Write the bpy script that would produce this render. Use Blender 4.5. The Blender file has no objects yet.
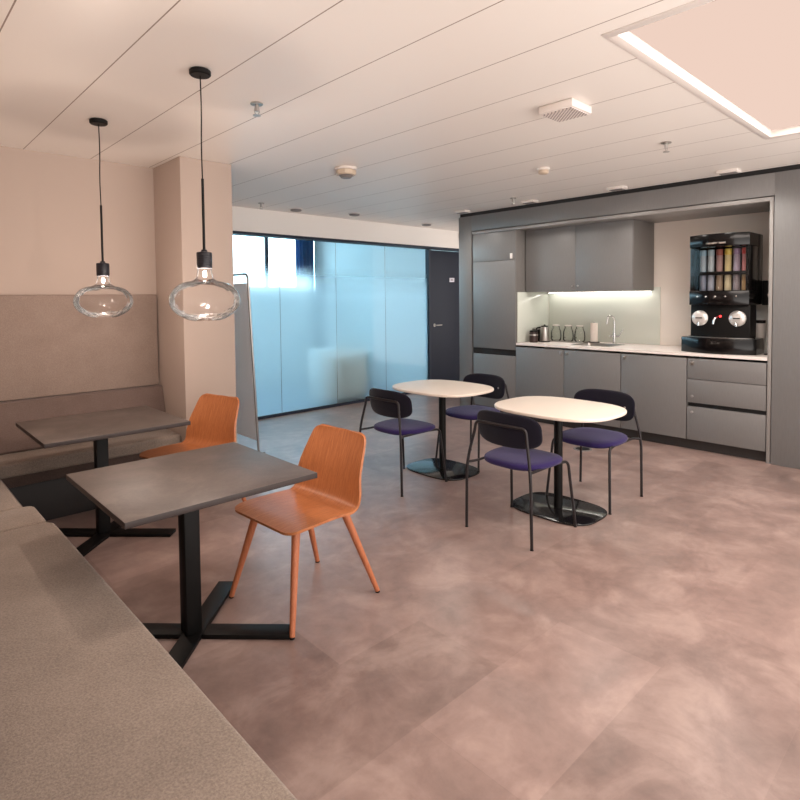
import bpy, bmesh, math, random
from mathutils import Vector, Matrix
random.seed(4)
scn = bpy.context.scene
COL = scn.collection
PI = math.pi

# ------------------------------------------------------------------ helpers
def lin(r, g, b):
    f = lambda c: c/12.92 if c <= .04045 else ((c+.055)/1.055)**2.4
    return (f(r/255), f(g/255), f(b/255), 1)

def finish(name, bm, mat, parent=None, angle=38, recalc=True):
    if recalc:
        bmesh.ops.recalc_face_normals(bm, faces=bm.faces)
    me = bpy.data.meshes.new(name)
    bm.to_mesh(me); bm.free()
    if angle:
        for p in me.polygons: p.use_smooth = True
        me.set_sharp_from_angle(angle=math.radians(angle))
    for m in (mat if isinstance(mat, (list, tuple)) else [mat]):
        me.materials.append(m)
    o = bpy.data.objects.new(name, me)
    COL.objects.link(o)
    if parent is not None: o.parent = parent
    return o

def tag(o, label, cat, group=None):
    o['label'] = label; o['category'] = cat
    if group: o['group'] = group
    return o

def thing(name, label, cat, loc=(0, 0, 0), rz=0, group=None):
    o = bpy.data.objects.new(name, None); COL.objects.link(o)
    o.empty_display_size = .1
    o.location = loc; o.rotation_euler = (0, 0, rz)
    return tag(o, label, cat, group)

def struct(name, bm, mat, parent=None, angle=38):
    o = finish(name, bm, mat, parent, angle)
    if parent is None: o['kind'] = 'structure'
    return o

def dup(root, loc, label, rz=None, group=None):
    r = root.copy(); COL.objects.link(r); r.location = loc; r['label'] = label
    if rz is not None: r.rotation_euler = (0, 0, rz)
    if group: r['group'] = group
    for ch in list(root.children):
        c = ch.copy(); COL.objects.link(c); c.parent = r
        for g in list(ch.children):
            d = g.copy(); COL.objects.link(d); d.parent = c
    return r

def BM(): return bmesh.new()

def box(bm, x0, x1, y0, y1, z0, z1, bev=0, seg=2, mi=0):
    t = bmesh.new()
    bmesh.ops.create_cube(t, size=1)
    for v in t.verts:
        v.co = Vector((x0+(v.co.x+.5)*(x1-x0), y0+(v.co.y+.5)*(y1-y0), z0+(v.co.z+.5)*(z1-z0)))
    if bev:
        bmesh.ops.bevel(t, geom=list(t.edges), offset=bev, segments=seg, profile=.5, affect='EDGES')
    for f in t.faces: f.material_index = mi
    merge(bm, t)
    return bm

def merge(bm, t, M=None):
    if M is not None: bmesh.ops.transform(t, matrix=M, verts=t.verts)
    vm = {v: bm.verts.new(v.co) for v in t.verts}
    for f in t.faces:
        try:
            g = bm.faces.new([vm[v] for v in f.verts]); g.material_index = f.material_index
        except ValueError: pass
    t.free()

def slab(bm, pts, z0, z1, bev=0, seg=2, mi=0):
    """extruded outline with softened rims"""
    t = bmesh.new()
    vs = [t.verts.new((p[0], p[1], z0)) for p in pts]
    f = t.faces.new(vs)
    r = bmesh.ops.extrude_face_region(t, geom=[f])
    top = [e for e in r['geom'] if isinstance(e, bmesh.types.BMVert)]
    for v in top: v.co.z = z1
    bmesh.ops.recalc_face_normals(t, faces=t.faces)
    if bev:
        es = [e for e in t.edges if abs(e.verts[0].co.z-e.verts[1].co.z) < 1e-6]
        bmesh.ops.bevel(t, geom=es, offset=bev, segments=seg, profile=.5, affect='EDGES')
    for f in t.faces: f.material_index = mi
    merge(bm, t)
    return bm

def superellipse(a, b, n, k=64, cx=0, cy=0):
    out = []
    for i in range(k):
        s = 2*PI*i/k; c, d = math.cos(s), math.sin(s)
        out.append((cx+a*math.copysign(abs(c)**(2/n), c), cy+b*math.copysign(abs(d)**(2/n), d)))
    return out

def rrect(x0, x1, y0, y1, r, k=6):
    out = []
    for cx, cy, a0 in ((x1-r, y1-r, 0), (x0+r, y1-r, PI/2), (x0+r, y0+r, PI), (x1-r, y0+r, 1.5*PI)):
        for i in range(k+1):
            a = a0+PI/2*i/k
            out.append((cx+r*math.cos(a), cy+r*math.sin(a)))
    return out

def lathe(bm, prof, seg=32, c=(0, 0, 0), axis='z', mi=0):
    t = bmesh.new(); rings = []
    for r, z in prof:
        if r < 1e-6: rings.append([t.verts.new((0, 0, z))])
        else: rings.append([t.verts.new((r*math.cos(2*PI*i/seg), r*math.sin(2*PI*i/seg), z)) for i in range(seg)])
    for A, B in zip(rings, rings[1:]):
        if len(A) == 1 and len(B) == 1: continue
        for i in range(seg):
            j = (i+1) % seg
            if len(A) == 1: t.faces.new((A[0], B[i], B[j]))
            elif len(B) == 1: t.faces.new((A[i], A[j], B[0]))
            else: t.faces.new((A[i], A[j], B[j], B[i]))
    for f in t.faces: f.material_index = mi
    M = Matrix.Translation(c)
    if axis == 'x': M = M @ Matrix.Rotation(PI/2, 4, 'Y')
    if axis == 'y': M = M @ Matrix.Rotation(-PI/2, 4, 'X')
    merge(bm, t, M)
    return bm

def cyl(bm, c, r, z0, z1, seg=24, bev=.0, axis='z', r2=None, mi=0):
    r2 = r if r2 is None else r2
    b = bev
    prof = [(0, z0), (r-b, z0)] + ([(r, z0+b)] if b else []) + ([(r2, z1-b)] if b else []) + [(r2-b, z1), (0, z1)]
    return lathe(bm, prof, seg, c, axis, mi)

def round_path(pts, rad, k=6):
    P = [Vector(p) for p in pts]; out = [P[0]]
    for i in range(1, len(P)-1):
        r = rad[i-1] if isinstance(rad, (list, tuple)) else rad
        a, b, c = P[i-1], P[i], P[i+1]
        u, w = (a-b), (c-b)
        r = min(r, u.length*.49, w.length*.49)
        u.normalize(); w.normalize()
        p0, p1 = b+u*r, b+w*r
        for j in range(k+1):
            s = j/k
            out.append((1-s)**2*p0 + 2*s*(1-s)*b + s*s*p1)
    out.append(P[-1])
    return out

def tube(bm, pts, r, seg=12, rad=0, cap=True, r_end=None):
    P = round_path(pts, rad) if rad else [Vector(p) for p in pts]
    t = bmesh.new(); rings = []
    up = None
    n = len(P)
    for i, p in enumerate(P):
        d = (P[min(i+1, n-1)]-P[max(i-1, 0)]).normalized()
        if up is None:
            up = Vector((0, 0, 1)) if abs(d.z) < .9 else Vector((1, 0, 0))
        s = d.cross(up).normalized(); up = s.cross(d).normalized()
        rr = r if r_end is None else r+(r_end-r)*i/(n-1)
        rings.append([t.verts.new(p+rr*(math.cos(2*PI*j/seg)*s+math.sin(2*PI*j/seg)*up)) for j in range(seg)])
    for A, B in zip(rings, rings[1:]):
        for i in range(seg):
            j = (i+1) % seg
            t.faces.new((A[i], A[j], B[j], B[i]))
    if cap:
        t.faces.new(rings[0][::-1]); t.faces.new(rings[-1])
    merge(bm, t)
    return bm

def sheet(bm, grid, th):
    """closed shell of thickness th from a grid of points (offset along normals, downwards/backwards)"""
    nu, nv = len(grid), len(grid[0])
    N = [[None]*nv for _ in range(nu)]
    for i in range(nu):
        for j in range(nv):
            du = grid[min(i+1, nu-1)][j]-grid[max(i-1, 0)][j]
            dv = grid[i][min(j+1, nv-1)]-grid[i][max(j-1, 0)]
            n = du.cross(dv)
            N[i][j] = n.normalized() if n.length > 1e-9 else Vector((0, 0, 1))
    A = [[bm.verts.new(grid[i][j]) for j in range(nv)] for i in range(nu)]
    B = [[bm.verts.new(grid[i][j]-N[i][j]*th) for j in range(nv)] for i in range(nu)]
    for i in range(nu-1):
        for j in range(nv-1):
            bm.faces.new((A[i][j], A[i+1][j], A[i+1][j+1], A[i][j+1]))
            bm.faces.new((B[i][j], B[i][j+1], B[i+1][j+1], B[i+1][j]))
    for i in range(nu-1):
        bm.faces.new((A[i][0], B[i][0], B[i+1][0], A[i+1][0]))
        bm.faces.new((A[i][-1], A[i+1][-1], B[i+1][-1], B[i][-1]))
    for j in range(nv-1):
        bm.faces.new((A[0][j], A[0][j+1], B[0][j+1], B[0][j]))
        bm.faces.new((A[-1][j], B[-1][j], B[-1][j+1], A[-1][j+1]))
    return bm

# ------------------------------------------------------------------ materials
def mat(name, color, rough=.5, metal=0, spec=.5, coat=0, sheen=0):
    m = bpy.data.materials.new(name); m.use_nodes = True
    b = m.node_tree.nodes['Principled BSDF']
    b.inputs['Base Color'].default_value = color
    b.inputs['Roughness'].default_value = rough
    b.inputs['Metallic'].default_value = metal
    b.inputs['Specular IOR Level'].default_value = spec
    b.inputs['Coat Weight'].default_value = coat
    b.inputs['Sheen Weight'].default_value = sheen
    return m

def nodes(m):
    nt = m.node_tree
    return nt, nt.nodes, nt.links, nt.nodes['Principled BSDF']

def ramp(nt, fac, stops):
    r = nt.nodes.new('ShaderNodeValToRGB')
    el = r.color_ramp.elements
    while len(el) < len(stops): el.new(.5)
    for e, (p, c) in zip(el, stops): e.position = p; e.color = c
    nt.links.new(fac, r.inputs['Fac'])
    return r.outputs['Color']

def noise(nt, vec, scale, detail=4, rough=.55, dist=0):
    n = nt.nodes.new('ShaderNodeTexNoise')
    n.inputs['Scale'].default_value = scale; n.inputs['Detail'].default_value = detail
    n.inputs['Roughness'].default_value = rough; n.inputs['Distortion'].default_value = dist
    if vec is not None: nt.links.new(vec, n.inputs['Vector'])
    return n.outputs['Fac']

def objcoord(nt, scale=(1, 1, 1), rot=(0, 0, 0)):
    t = nt.nodes.new('ShaderNodeTexCoord'); mp = nt.nodes.new('ShaderNodeMapping')
    mp.inputs['Scale'].default_value = scale; mp.inputs['Rotation'].default_value = rot
    nt.links.new(t.outputs['Object'], mp.inputs['Vector'])
    return mp.outputs['Vector']

def mixc(nt, fac, a, b, mode='MIX'):
    x = nt.nodes.new('ShaderNodeMix'); x.data_type = 'RGBA'; x.blend_type = mode
    for s, i in ((fac, 0), (a, 6), (b, 7)):
        if hasattr(s, 'links') or isinstance(s, bpy.types.NodeSocket): nt.links.new(s, x.inputs[i])
        else: x.inputs[i].default_value = s
    return x.outputs[2]

def bump(nt, b, h, strength, dist=.01):
    n = nt.nodes.new('ShaderNodeBump'); n.inputs['Strength'].default_value = strength
    n.inputs['Distance'].default_value = dist
    nt.links.new(h, n.inputs['Height']); nt.links.new(n.outputs['Normal'], b.inputs['Normal'])

def fabric(name, c1, c2, scale=220, bs=.35, rough=.95):
    m = mat(name, c1, rough, spec=.2, sheen=.15); nt, N, L, b = nodes(m)
    v = objcoord(nt)
    f = noise(nt, v, scale, 2, .7)
    g = noise(nt, v, 6, 3)
    c = ramp(nt, f, [(.3, c1), (.7, c2)])
    c = mixc(nt, .25, c, ramp(nt, g, [(.35, c1), (.65, c2)]))
    L.new(c, b.inputs['Base Color'])
    bump(nt, b, f, bs, .004)
    return m

M = {}
# floor: stone-look vinyl tiles
def floor_mat():
    m = mat('stone_look_vinyl', lin(160, 135, 125), .42, coat=.3); nt, N, L, b = nodes(m)
    v = objcoord(nt)
    b.inputs['Coat Roughness'].default_value = .3
    br = N.new('ShaderNodeTexBrick'); br.offset = .5; br.squash = 1
    br.inputs['Scale'].default_value = 1; br.inputs['Brick Width'].default_value = .92
    br.inputs['Row Height'].default_value = .46; br.inputs['Mortar Size'].default_value = .0012
    br.inputs['Bias'].default_value = 0
    br.inputs['Color1'].default_value = (.0, .0, .0, 1); br.inputs['Color2'].default_value = (1, 1, 1, 1)
    br.inputs['Mortar'].default_value = (.35, .35, .35, 1)
    L.new(v, br.inputs['Vector'])
    n1 = noise(nt, v, 3.2, 7, .62, .5)
    n2 = noise(nt, v, 11, 6, .65, .3)
    c = ramp(nt, n1, [(.34, lin(106, 84, 79)), (.5, lin(142, 115, 108)), (.64, lin(182, 156, 147))])
    c = mixc(nt, .4, c, ramp(nt, n2, [(.35, lin(118, 97, 90)), (.65, lin(162, 139, 130))]))
    c = mixc(nt, .3, c, ramp(nt, br.outputs['Color'], [(0, lin(106, 92, 86)), (1, lin(176, 152, 144))]))
    L.new(c, b.inputs['Base Color'])
    r = N.new('ShaderNodeMapRange'); r.inputs['To Min'].default_value = .24; r.inputs['To Max'].default_value = .38
    L.new(n1, r.inputs['Value']); L.new(r.outputs['Result'], b.inputs['Roughness'])
    return m
M['floor'] = floor_mat()

def ceiling_mat():
    m = mat('white_metal_ceiling_planks', lin(232, 225, 218), .42); nt, N, L, b = nodes(m)
    t = N.new('ShaderNodeTexCoord'); s = N.new('ShaderNodeSeparateXYZ'); L.new(t.outputs['Object'], s.inputs[0])
    a = N.new('ShaderNodeMath'); a.operation = 'ADD'; a.inputs[1].default_value = -.885+.44*40
    L.new(s.outputs['X'], a.inputs[0])
    md = N.new('ShaderNodeMath'); md.operation = 'MODULO'; md.inputs[1].default_value = .44
    L.new(a.outputs[0], md.inputs[0])
    lt = N.new('ShaderNodeMath'); lt.operation = 'LESS_THAN'; lt.inputs[1].default_value = .006
    L.new(md.outputs[0], lt.inputs[0])
    c = mixc(nt, lt.outputs[0], lin(232, 225, 218), lin(140, 122, 110))
    L.new(c, b.inputs['Base Color'])
    return m
M['ceiling'] = ceiling_mat()

def plaster(name, c, var=6):
    m = mat(name, c, .85, spec=.25); nt, N, L, b = nodes(m)
    v = objcoord(nt); f = noise(nt, v, 140, 3)
    bump(nt, b, f, .08, .003)
    return m
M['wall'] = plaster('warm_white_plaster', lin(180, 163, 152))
M['wall_bulk'] = plaster('off_white_plaster', lin(234, 229, 224))

def laminate(name, c, rough=.42, amt=.025):
    m = mat(name, c, rough, spec=.5, coat=.25); b0 = m.node_tree.nodes['Principled BSDF']; b0.inputs['Coat Roughness'].default_value = .4; nt, N, L, b = nodes(m)
    v = objcoord(nt, (1, 1, .08)); f = noise(nt, v, 160, 3)
    d = tuple(x*(1-amt*2) for x in c[:3])+(1,); e = tuple(min(1, x*(1+amt*2)) for x in c[:3])+(1,)
    L.new(ramp(nt, f, [(.3, d), (.7, e)]), b.inputs['Base Color'])
    return m
M['grey'] = laminate('grey_laminate', lin(114, 112, 111))
M['grey_frame'] = laminate('light_grey_trim', lin(138, 134, 131))
M['grey_in'] = laminate('grey_carcass', lin(112, 108, 105))
M['gap'] = mat('dark_gap', lin(26, 24, 24), .8)
M['navy'] = mat('navy_door_laminate', lin(36, 42, 56), .55, spec=.3)
M['kick'] = mat('dark_kickboard', lin(48, 44, 43), .5)
M['niche'] = plaster('beige_niche_wall', lin(228, 218, 208))
def thin_glass(name, tint, gloss=.08, rough=.02, fres=1.45):
    m = bpy.data.materials.new(name); m.use_nodes = True
    nt = m.node_tree; nt.nodes.clear()
    o = nt.nodes.new('ShaderNodeOutputMaterial'); mx = nt.nodes.new('ShaderNodeMixShader')
    tr = nt.nodes.new('ShaderNodeBsdfTransparent'); gl = nt.nodes.new('ShaderNodeBsdfGlossy')
    tr.inputs['Color'].default_value = tint; gl.inputs['Roughness'].default_value = rough
    fr = nt.nodes.new('ShaderNodeFresnel'); fr.inputs['IOR'].default_value = fres
    nt.links.new(fr.outputs[0], mx.inputs[0]); nt.links.new(tr.outputs[0], mx.inputs[1])
    nt.links.new(gl.outputs[0], mx.inputs[2]); nt.links.new(mx.outputs[0], o.inputs['Surface'])
    return m
M['clear_glass'] = thin_glass('clear_glass', (.97, .985, .98, 1))
M['jug_glass'] = thin_glass('jug_glass', (.985, .99, .985, 1), fres=1.22)

def shade_glass():
    """blown clear glass: looks denser where one looks along the wall"""
    m = bpy.data.materials.new('blown_glass'); m.use_nodes = True
    nt = m.node_tree; nt.nodes.clear(); L = nt.links
    o = nt.nodes.new('ShaderNodeOutputMaterial'); mx = nt.nodes.new('ShaderNodeMixShader')
    tr = nt.nodes.new('ShaderNodeBsdfTransparent'); gl = nt.nodes.new('ShaderNodeBsdfGlossy')
    gl.inputs['Roughness'].default_value = .12
    fr = nt.nodes.new('ShaderNodeFresnel'); fr.inputs['IOR'].default_value = 1.2
    nz = noise(nt, objcoord(nt), 14, 2)
    bp = nt.nodes.new('ShaderNodeBump'); bp.inputs['Strength'].default_value = .4; bp.inputs['Distance'].default_value = .03
    L.new(nz, bp.inputs['Height']); L.new(bp.outputs[0], gl.inputs['Normal']); L.new(bp.outputs[0], fr.inputs['Normal'])
    lw = nt.nodes.new('ShaderNodeLayerWeight'); lw.inputs['Blend'].default_value = .25
    c = ramp(nt, lw.outputs['Facing'], [(0, (.99, .99, .99, 1)), (.6, (.98, .98, .98, 1)), (1, (.95, .95, .95, 1))])
    L.new(c, tr.inputs['Color'])
    L.new(fr.outputs[0], mx.inputs[0]); L.new(tr.outputs[0], mx.inputs[1]); L.new(gl.outputs[0], mx.inputs[2])
    L.new(mx.outputs[0], o.inputs['Surface'])
    return m
M['shade'] = shade_glass()
M['dimple'] = thin_glass('thick_glass_base', (.3, .3, .3, 1), fres=1.4)

def frosted():
    """clear at the top, satin film from about 1.6 m down"""
    m = bpy.data.materials.new('frosted_glass'); m.use_nodes = True
    nt = m.node_tree; nt.nodes.clear(); L = nt.links
    o = nt.nodes.new('ShaderNodeOutputMaterial')
    t = nt.nodes.new('ShaderNodeTexCoord'); s = nt.nodes.new('ShaderNodeSeparateXYZ'); L.new(t.outputs['Object'], s.inputs[0])
    mr = nt.nodes.new('ShaderNodeMapRange'); mr.interpolation_type = 'SMOOTHSTEP'
    mr.inputs['From Min'].default_value = 1.98; mr.inputs['From Max'].default_value = 1.5
    L.new(s.outputs['Z'], mr.inputs['Value'])
    tl = nt.nodes.new('ShaderNodeBsdfTranslucent'); tl.inputs['Color'].default_value = (.78, .9, .93, 1)
    rf = nt.nodes.new('ShaderNodeBsdfRefraction'); rf.inputs['IOR'].default_value = 1.15
    rf.inputs['Roughness'].default_value = .5; rf.inputs['Color'].default_value = (.86, .95, .97, 1)
    a = nt.nodes.new('ShaderNodeMixShader'); a.inputs[0].default_value = .55
    L.new(rf.outputs[0], a.inputs[1]); L.new(tl.outputs[0], a.inputs[2])
    tr = nt.nodes.new('ShaderNodeBsdfTransparent'); tr.inputs['Color'].default_value = (.9, .97, .98, 1)
    b = nt.nodes.new('ShaderNodeMixShader'); L.new(mr.outputs['Result'], b.inputs[0])
    L.new(tr.outputs[0], b.inputs[1]); L.new(a.outputs[0], b.inputs[2])
    gl = nt.nodes.new('ShaderNodeBsdfGlossy'); gl.inputs['Roughness'].default_value = .02
    fr = nt.nodes.new('ShaderNodeFresnel'); fr.inputs['IOR'].default_value = 1.4
    c = nt.nodes.new('ShaderNodeMixShader'); L.new(fr.outputs[0], c.inputs[0])
    L.new(b.outputs[0], c.inputs[1]); L.new(gl.outputs[0], c.inputs[2])
    L.new(c.outputs[0], o.inputs['Surface'])
    return m
M['frosted'] = frosted()

def wood(name, c1, c2, c3, sc=(1, 14, 1), rough=.38):
    m = mat(name, c2, rough, spec=.45); nt, N, L, b = nodes(m)
    v = objcoord(nt, sc); f = noise(nt, v, 9, 6, .6, .6); g = noise(nt, v, 40, 3)
    c = ramp(nt, f, [(.3, c1), (.5, c2), (.7, c3)])
    c = mixc(nt, .3, c, ramp(nt, g, [(.3, c1), (.7, c3)]))
    L.new(c, b.inputs['Base Color'])
    return m
M['ply'] = wood('orange_oak_veneer', lin(150, 86, 50), lin(176, 106, 62), lin(198, 128, 80), (1.2, 16, 1.2))
M['leg_wood'] = wood('orange_oak_solid', lin(164, 92, 58), lin(182, 108, 72), lin(198, 126, 90), (14, 14, 1), .45)

def stone(name, c1, c2, c3, rough=.33):
    m = mat(name, c2, rough); nt, N, L, b = nodes(m)
    v = objcoord(nt); f = noise(nt, v, 4.5, 6, .6, .8); g = noise(nt, v, 90, 3)
    c = ramp(nt, f, [(.3, c1), (.5, c2), (.72, c3)])
    c = mixc(nt, .2, c, ramp(nt, g, [(.3, c1), (.7, c3)]))
    L.new(c, b.inputs['Base Color'])
    return m
M['dark_top'] = stone('dark_stone_laminate', lin(72, 63, 59), lin(88, 78, 73), lin(110, 98, 92), .5)
M['top_edge'] = mat('dark_brown_edge', lin(52, 42, 40), .5)
M['white_top'] = mat('cream_white_laminate', lin(232, 218, 204), .35)
M['white_core'] = mat('cream_edge', lin(214, 198, 182), .45)
M['worktop'] = mat('white_worktop', lin(232, 222, 216), .3)
M['black'] = mat('black_powder_coat', lin(7, 6, 6), .5, spec=.25)
M['black_gloss'] = mat('black_gloss', lin(9, 7, 8), .16, spec=.3)
M['plate'] = mat('black_steel_plate', lin(20, 19, 20), .1, spec=.7)
M['tube'] = mat('charcoal_tube', lin(46, 42, 44), .38, .5)
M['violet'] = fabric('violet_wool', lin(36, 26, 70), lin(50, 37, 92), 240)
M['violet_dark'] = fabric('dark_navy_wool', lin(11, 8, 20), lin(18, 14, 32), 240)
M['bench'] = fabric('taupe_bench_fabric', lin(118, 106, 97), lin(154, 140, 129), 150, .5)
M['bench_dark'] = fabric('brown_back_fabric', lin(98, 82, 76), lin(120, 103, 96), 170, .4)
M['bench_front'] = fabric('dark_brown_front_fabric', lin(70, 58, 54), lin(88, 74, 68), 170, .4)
M['panel_fabric'] = fabric('taupe_panel_fabric', lin(134, 116, 106), lin(156, 138, 127), 170, .4)
M['plinth'] = mat('charcoal_plinth', lin(42, 38, 38), .6)
M['chrome'] = mat('chrome', lin(220, 220, 220), .12, 1)
M['dial'] = mat('satin_silver', lin(214, 210, 206), .35, .5)
M['steel'] = mat('brushed_steel', lin(176, 172, 168), .32, 1)
M['white_plastic'] = mat('white_plastic', lin(222, 214, 208), .45)
M['beige_plastic'] = mat('beige_plastic', lin(196, 178, 158), .5)
M['grey_plastic'] = mat('grey_plastic', lin(120, 114, 112), .5)
M['socket'] = mat('dark_blue_black_socket', lin(26, 26, 34), .4)
M['board'] = mat('pale_grey_board', lin(246, 245, 247), .5)
M['paper'] = mat('white_paper', lin(236, 224, 214), .9, spec=.1)
M['coffee'] = mat('dark_brown_coffee', lin(48, 30, 26), .5)
M['splash'] = mat('pale_green_glass_splashback', lin(206, 210, 200), .15, coat=.4)
M['room_wall'] = mat('pale_blue_wall', lin(206, 222, 226), .7)
M['carpet'] = fabric('blue_carpet', lin(70, 96, 122), lin(92, 120, 146), 90)
M['curtain'] = mat('blue_curtain', lin(64, 104, 150), .9)
M['cab_white'] = mat('white_lacquer', lin(236, 230, 222), .4)

def emit(name, c, s):
    m = bpy.data.materials.new(name); m.use_nodes = True
    nt = m.node_tree; nt.nodes.clear()
    e = nt.nodes.new('ShaderNodeEmission'); o = nt.nodes.new('ShaderNodeOutputMaterial')
    e.inputs['Color'].default_value = c; e.inputs['Strength'].default_value = s
    nt.links.new(e.outputs[0], o.inputs['Surface'])
    return m
M['led'] = emit('led_strip_glow', (1, .95, .86, 1), 9)
M['diffuser'] = emit('light_panel_diffuser', (1, .74, .62, 1), .55)
M['bulb'] = emit('led_bulb_glow', (1, .86, .72, 1), 14)
M['sky'] = emit('daylight_sky', (.55, .83, 1, 1), 5.5)
M['red_led'] = emit('red_indicator', (1, .03, .03, 1), 4)

# ------------------------------------------------------------------ dimensions (metres)
CZ = 2.60          # ceiling
K = 5.81           # kitchen front plane
KB = 6.55          # back of the kitchen niche
GY = 6.40          # glass wall
BY = 4.87          # lounge back wall

# ------------------------------------------------------------------ room shell
struct('floor', box(BM(), -1.2, 9.0, -1.05, 6.42, -.08, 0), M['floor'], angle=0)
bm = BM()
# ceiling with an opening for the recessed light
LX0, LX1, LY0, LY1 = 2.30, 4.70, -.9, 1.19
box(bm, -1.2, LX0, -1.05, 6.42, CZ, CZ+.1); box(bm, LX1, K-.02, -1.05, 5.02, CZ, CZ+.1); box(bm, LX1, 9.0, 5.02, 6.42, CZ, CZ+.1)
box(bm, LX0, LX1, LY1, 6.42, CZ, CZ+.1); box(bm, LX0, LX1, -1.05, LY0, CZ, CZ+.1)
struct('ceiling', bm, M['ceiling'], angle=0)
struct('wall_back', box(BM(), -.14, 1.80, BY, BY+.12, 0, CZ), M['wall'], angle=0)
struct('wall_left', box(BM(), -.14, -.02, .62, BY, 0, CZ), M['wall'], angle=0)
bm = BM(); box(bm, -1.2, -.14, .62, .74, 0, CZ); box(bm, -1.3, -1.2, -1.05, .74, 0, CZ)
struct('wall_light_stop', bm, M['wall'], angle=0)  # unseen walls added to keep ambient light from entering on the left
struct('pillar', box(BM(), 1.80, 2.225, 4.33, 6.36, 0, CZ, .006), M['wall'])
# glass wall: plaster bulkhead, dark frame, panes, door
struct('wall_bulkhead', box(BM(), 2.225, 8.6, 6.24, 6.42, 2.315, CZ), M['wall_bulk'], angle=0)
struct('trim_1', box(BM(), 2.225, 8.6, 6.235, 6.42, 2.285, 2.3149), M['navy'])
bm = BM(); box(bm, 2.225, 6.655, 6.37, 6.43, 0, .035); box(bm, 6.655, 6.70, 6.36, 6.44, 0, 2.285)
struct('trim_2', bm, M['navy'])
for i, (a, b) in enumerate(((2.09, 3.0), (3.004, 3.92), (3.924, 4.82), (4.824, 5.74), (5.744, 6.654))):
    a = max(a, 2.235)
    bm = BM(); t = [bm.verts.new(p) for p in ((a, GY, .035), (b, GY, .035), (b, GY, 2.285), (a, GY, 2.285))]
    bm.faces.new(t)
    struct('window_%d' % (i+1), bm, M['frosted'], angle=0)
# slim bright joints between panes
for i, x in enumerate((3.922, 4.822, 5.742)):
    struct('trim_%d' % (i+3), box(BM(), x-.002, x+.002, GY-.003, GY+.003, .036, 2.284), M['grey_frame'])
door = struct('door_1', box(BM(), 6.70, 7.56, 6.36, 6.42, .004, 2.275, .003), M['navy'])
bm = BM(); cyl(bm, (0, 0, 0), .026, -.012, .0, 20, .002, 'y'); 
tube(bm, [(0, -.01, 0), (0, -.05, 0), (.13, -.05, 0)], .009, 12, .015)
h = finish('door_handle', bm, M['steel'], door); h.location = (6.77, 6.36, 1.06); h['label'] = 'brushed steel lever handle'
bm = BM(); box(bm, 7.145, 7.265, 6.354, 6.3599, 1.765, 1.835, .001)
h = finish('door_sign', bm, mat('pale_sign_plate', lin(214, 210, 222), .4), door); h['label'] = 'small pale sign plate on navy door'
finish('sign_mark', box(BM(), 7.175, 7.225, 6.3525, 6.3539, 1.79, 1.81), M['grey_plastic'], h)
struct('wall_right', box(BM(), 7.56, 8.6, 6.36, 6.42, 0, 2.285), M['wall_bulk'], angle=0)
struct('wall_corridor', box(BM(), 8.6, 8.72, 4.9, 9.7, 0, CZ), M['wall_bulk'], angle=0)

# meeting room behind the glass
struct('floor_meeting_room', box(BM(), .6, 8.6, 6.421, 9.75, -.08, 0), M['carpet'], angle=0)
struct('ceiling_meeting_room', box(BM(), .6, 8.6, 6.421, 9.75, 2.75, 2.85), M['room_wall'], angle=0)
struct('wall_meeting_right', box(BM(), 6.70, 6.80, 6.445, 9.6, 0, 2.75), M['room_wall'], angle=0)
struct('wall_meeting_left', box(BM(), .6, .7, 6.421, 9.75, 0, 2.75), M['room_wall'], angle=0)
bm = BM(); box(bm, .7, 6.70, 9.62, 9.75, 0, 1.70); box(bm, 6.34, 6.70, 9.62, 9.75, 1.70, 2.75)
struct('wall_meeting_far', bm, M['room_wall'], angle=0)
w6 = finish('window_6', box(BM(), .7, 6.34, 9.60, 9.70, 1.7001, 1.74), M['navy'], None); w6['kind'] = 'structure'
bm = BM()
for x in (2.2, 3.92, 5.62): box(bm, x, x+.065, 9.655, 9.70, 1.7401, 2.75)
finish('window_frame', bm, M['navy'], w6)
bm = BM(); bm.faces.new([bm.verts.new(p) for p in ((.7, 9.69, 1.74), (6.34, 9.69, 1.74), (6.34, 9.69, 2.75), (.7, 9.69, 2.75))])
finish('window_pane', bm, M['clear_glass'], w6, 0)
sky = finish('sky_outside', box(BM(), -4, 13, 13.0, 13.05, -2, 7), M['sky'], None, 0); sky['kind'] = 'structure'
# curtain
bm = BM(); pts = []
t = bmesh.new()
n = 40
A = []; Bv = []
for i in range(n+1):
    x = 6.22+.42*i/n; y = 9.54+.028*math.sin(i/n*2*PI*5)
    A.append(t.verts.new((x, y, .02))); Bv.append(t.verts.new((x, y, 2.7)))
for i in range(n): t.faces.new((A[i], A[i+1], Bv[i+1], Bv[i]))
merge(bm, t)
bmesh.ops.solidify(bm, geom=bm.faces[:], thickness=.004)
tag(finish('curtain', bm, M['curtain']), 'blue curtain gathered beside the window behind the glass wall', 'curtain')
c = thing('low_cabinet', 'white low cabinet seen blurred through the frosted glass wall', 'cabinet', (5.08, 6.80, 0), PI/2)
finish('body', box(BM(), -.20, .22, -.40, .40, .06, .77, .004), M['cab_white'], c)
finish('plinth', box(BM(), -.18, .2, -.38, .38, 0, .06), M['grey_frame'], c)
for s in (-1, 1):
    d = finish('door', box(BM(), -.22, -.201, min(s*.003, s*.398), max(s*.003, s*.398), .07, .765, .003), M['cab_white'], c)
    finish('handle', box(BM(), -.232, -.2201, s*.05-.006, s*.05+.006, .45, .57, .002), M['steel'], d)
bm = BM(); box(bm, 5.12, 5.38, 6.70, 6.88, .772, .85, .01)
tag(finish('document_box', bm, M['grey_frame']), 'small box on top of the white cabinet behind the frosted glass', 'box')

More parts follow.
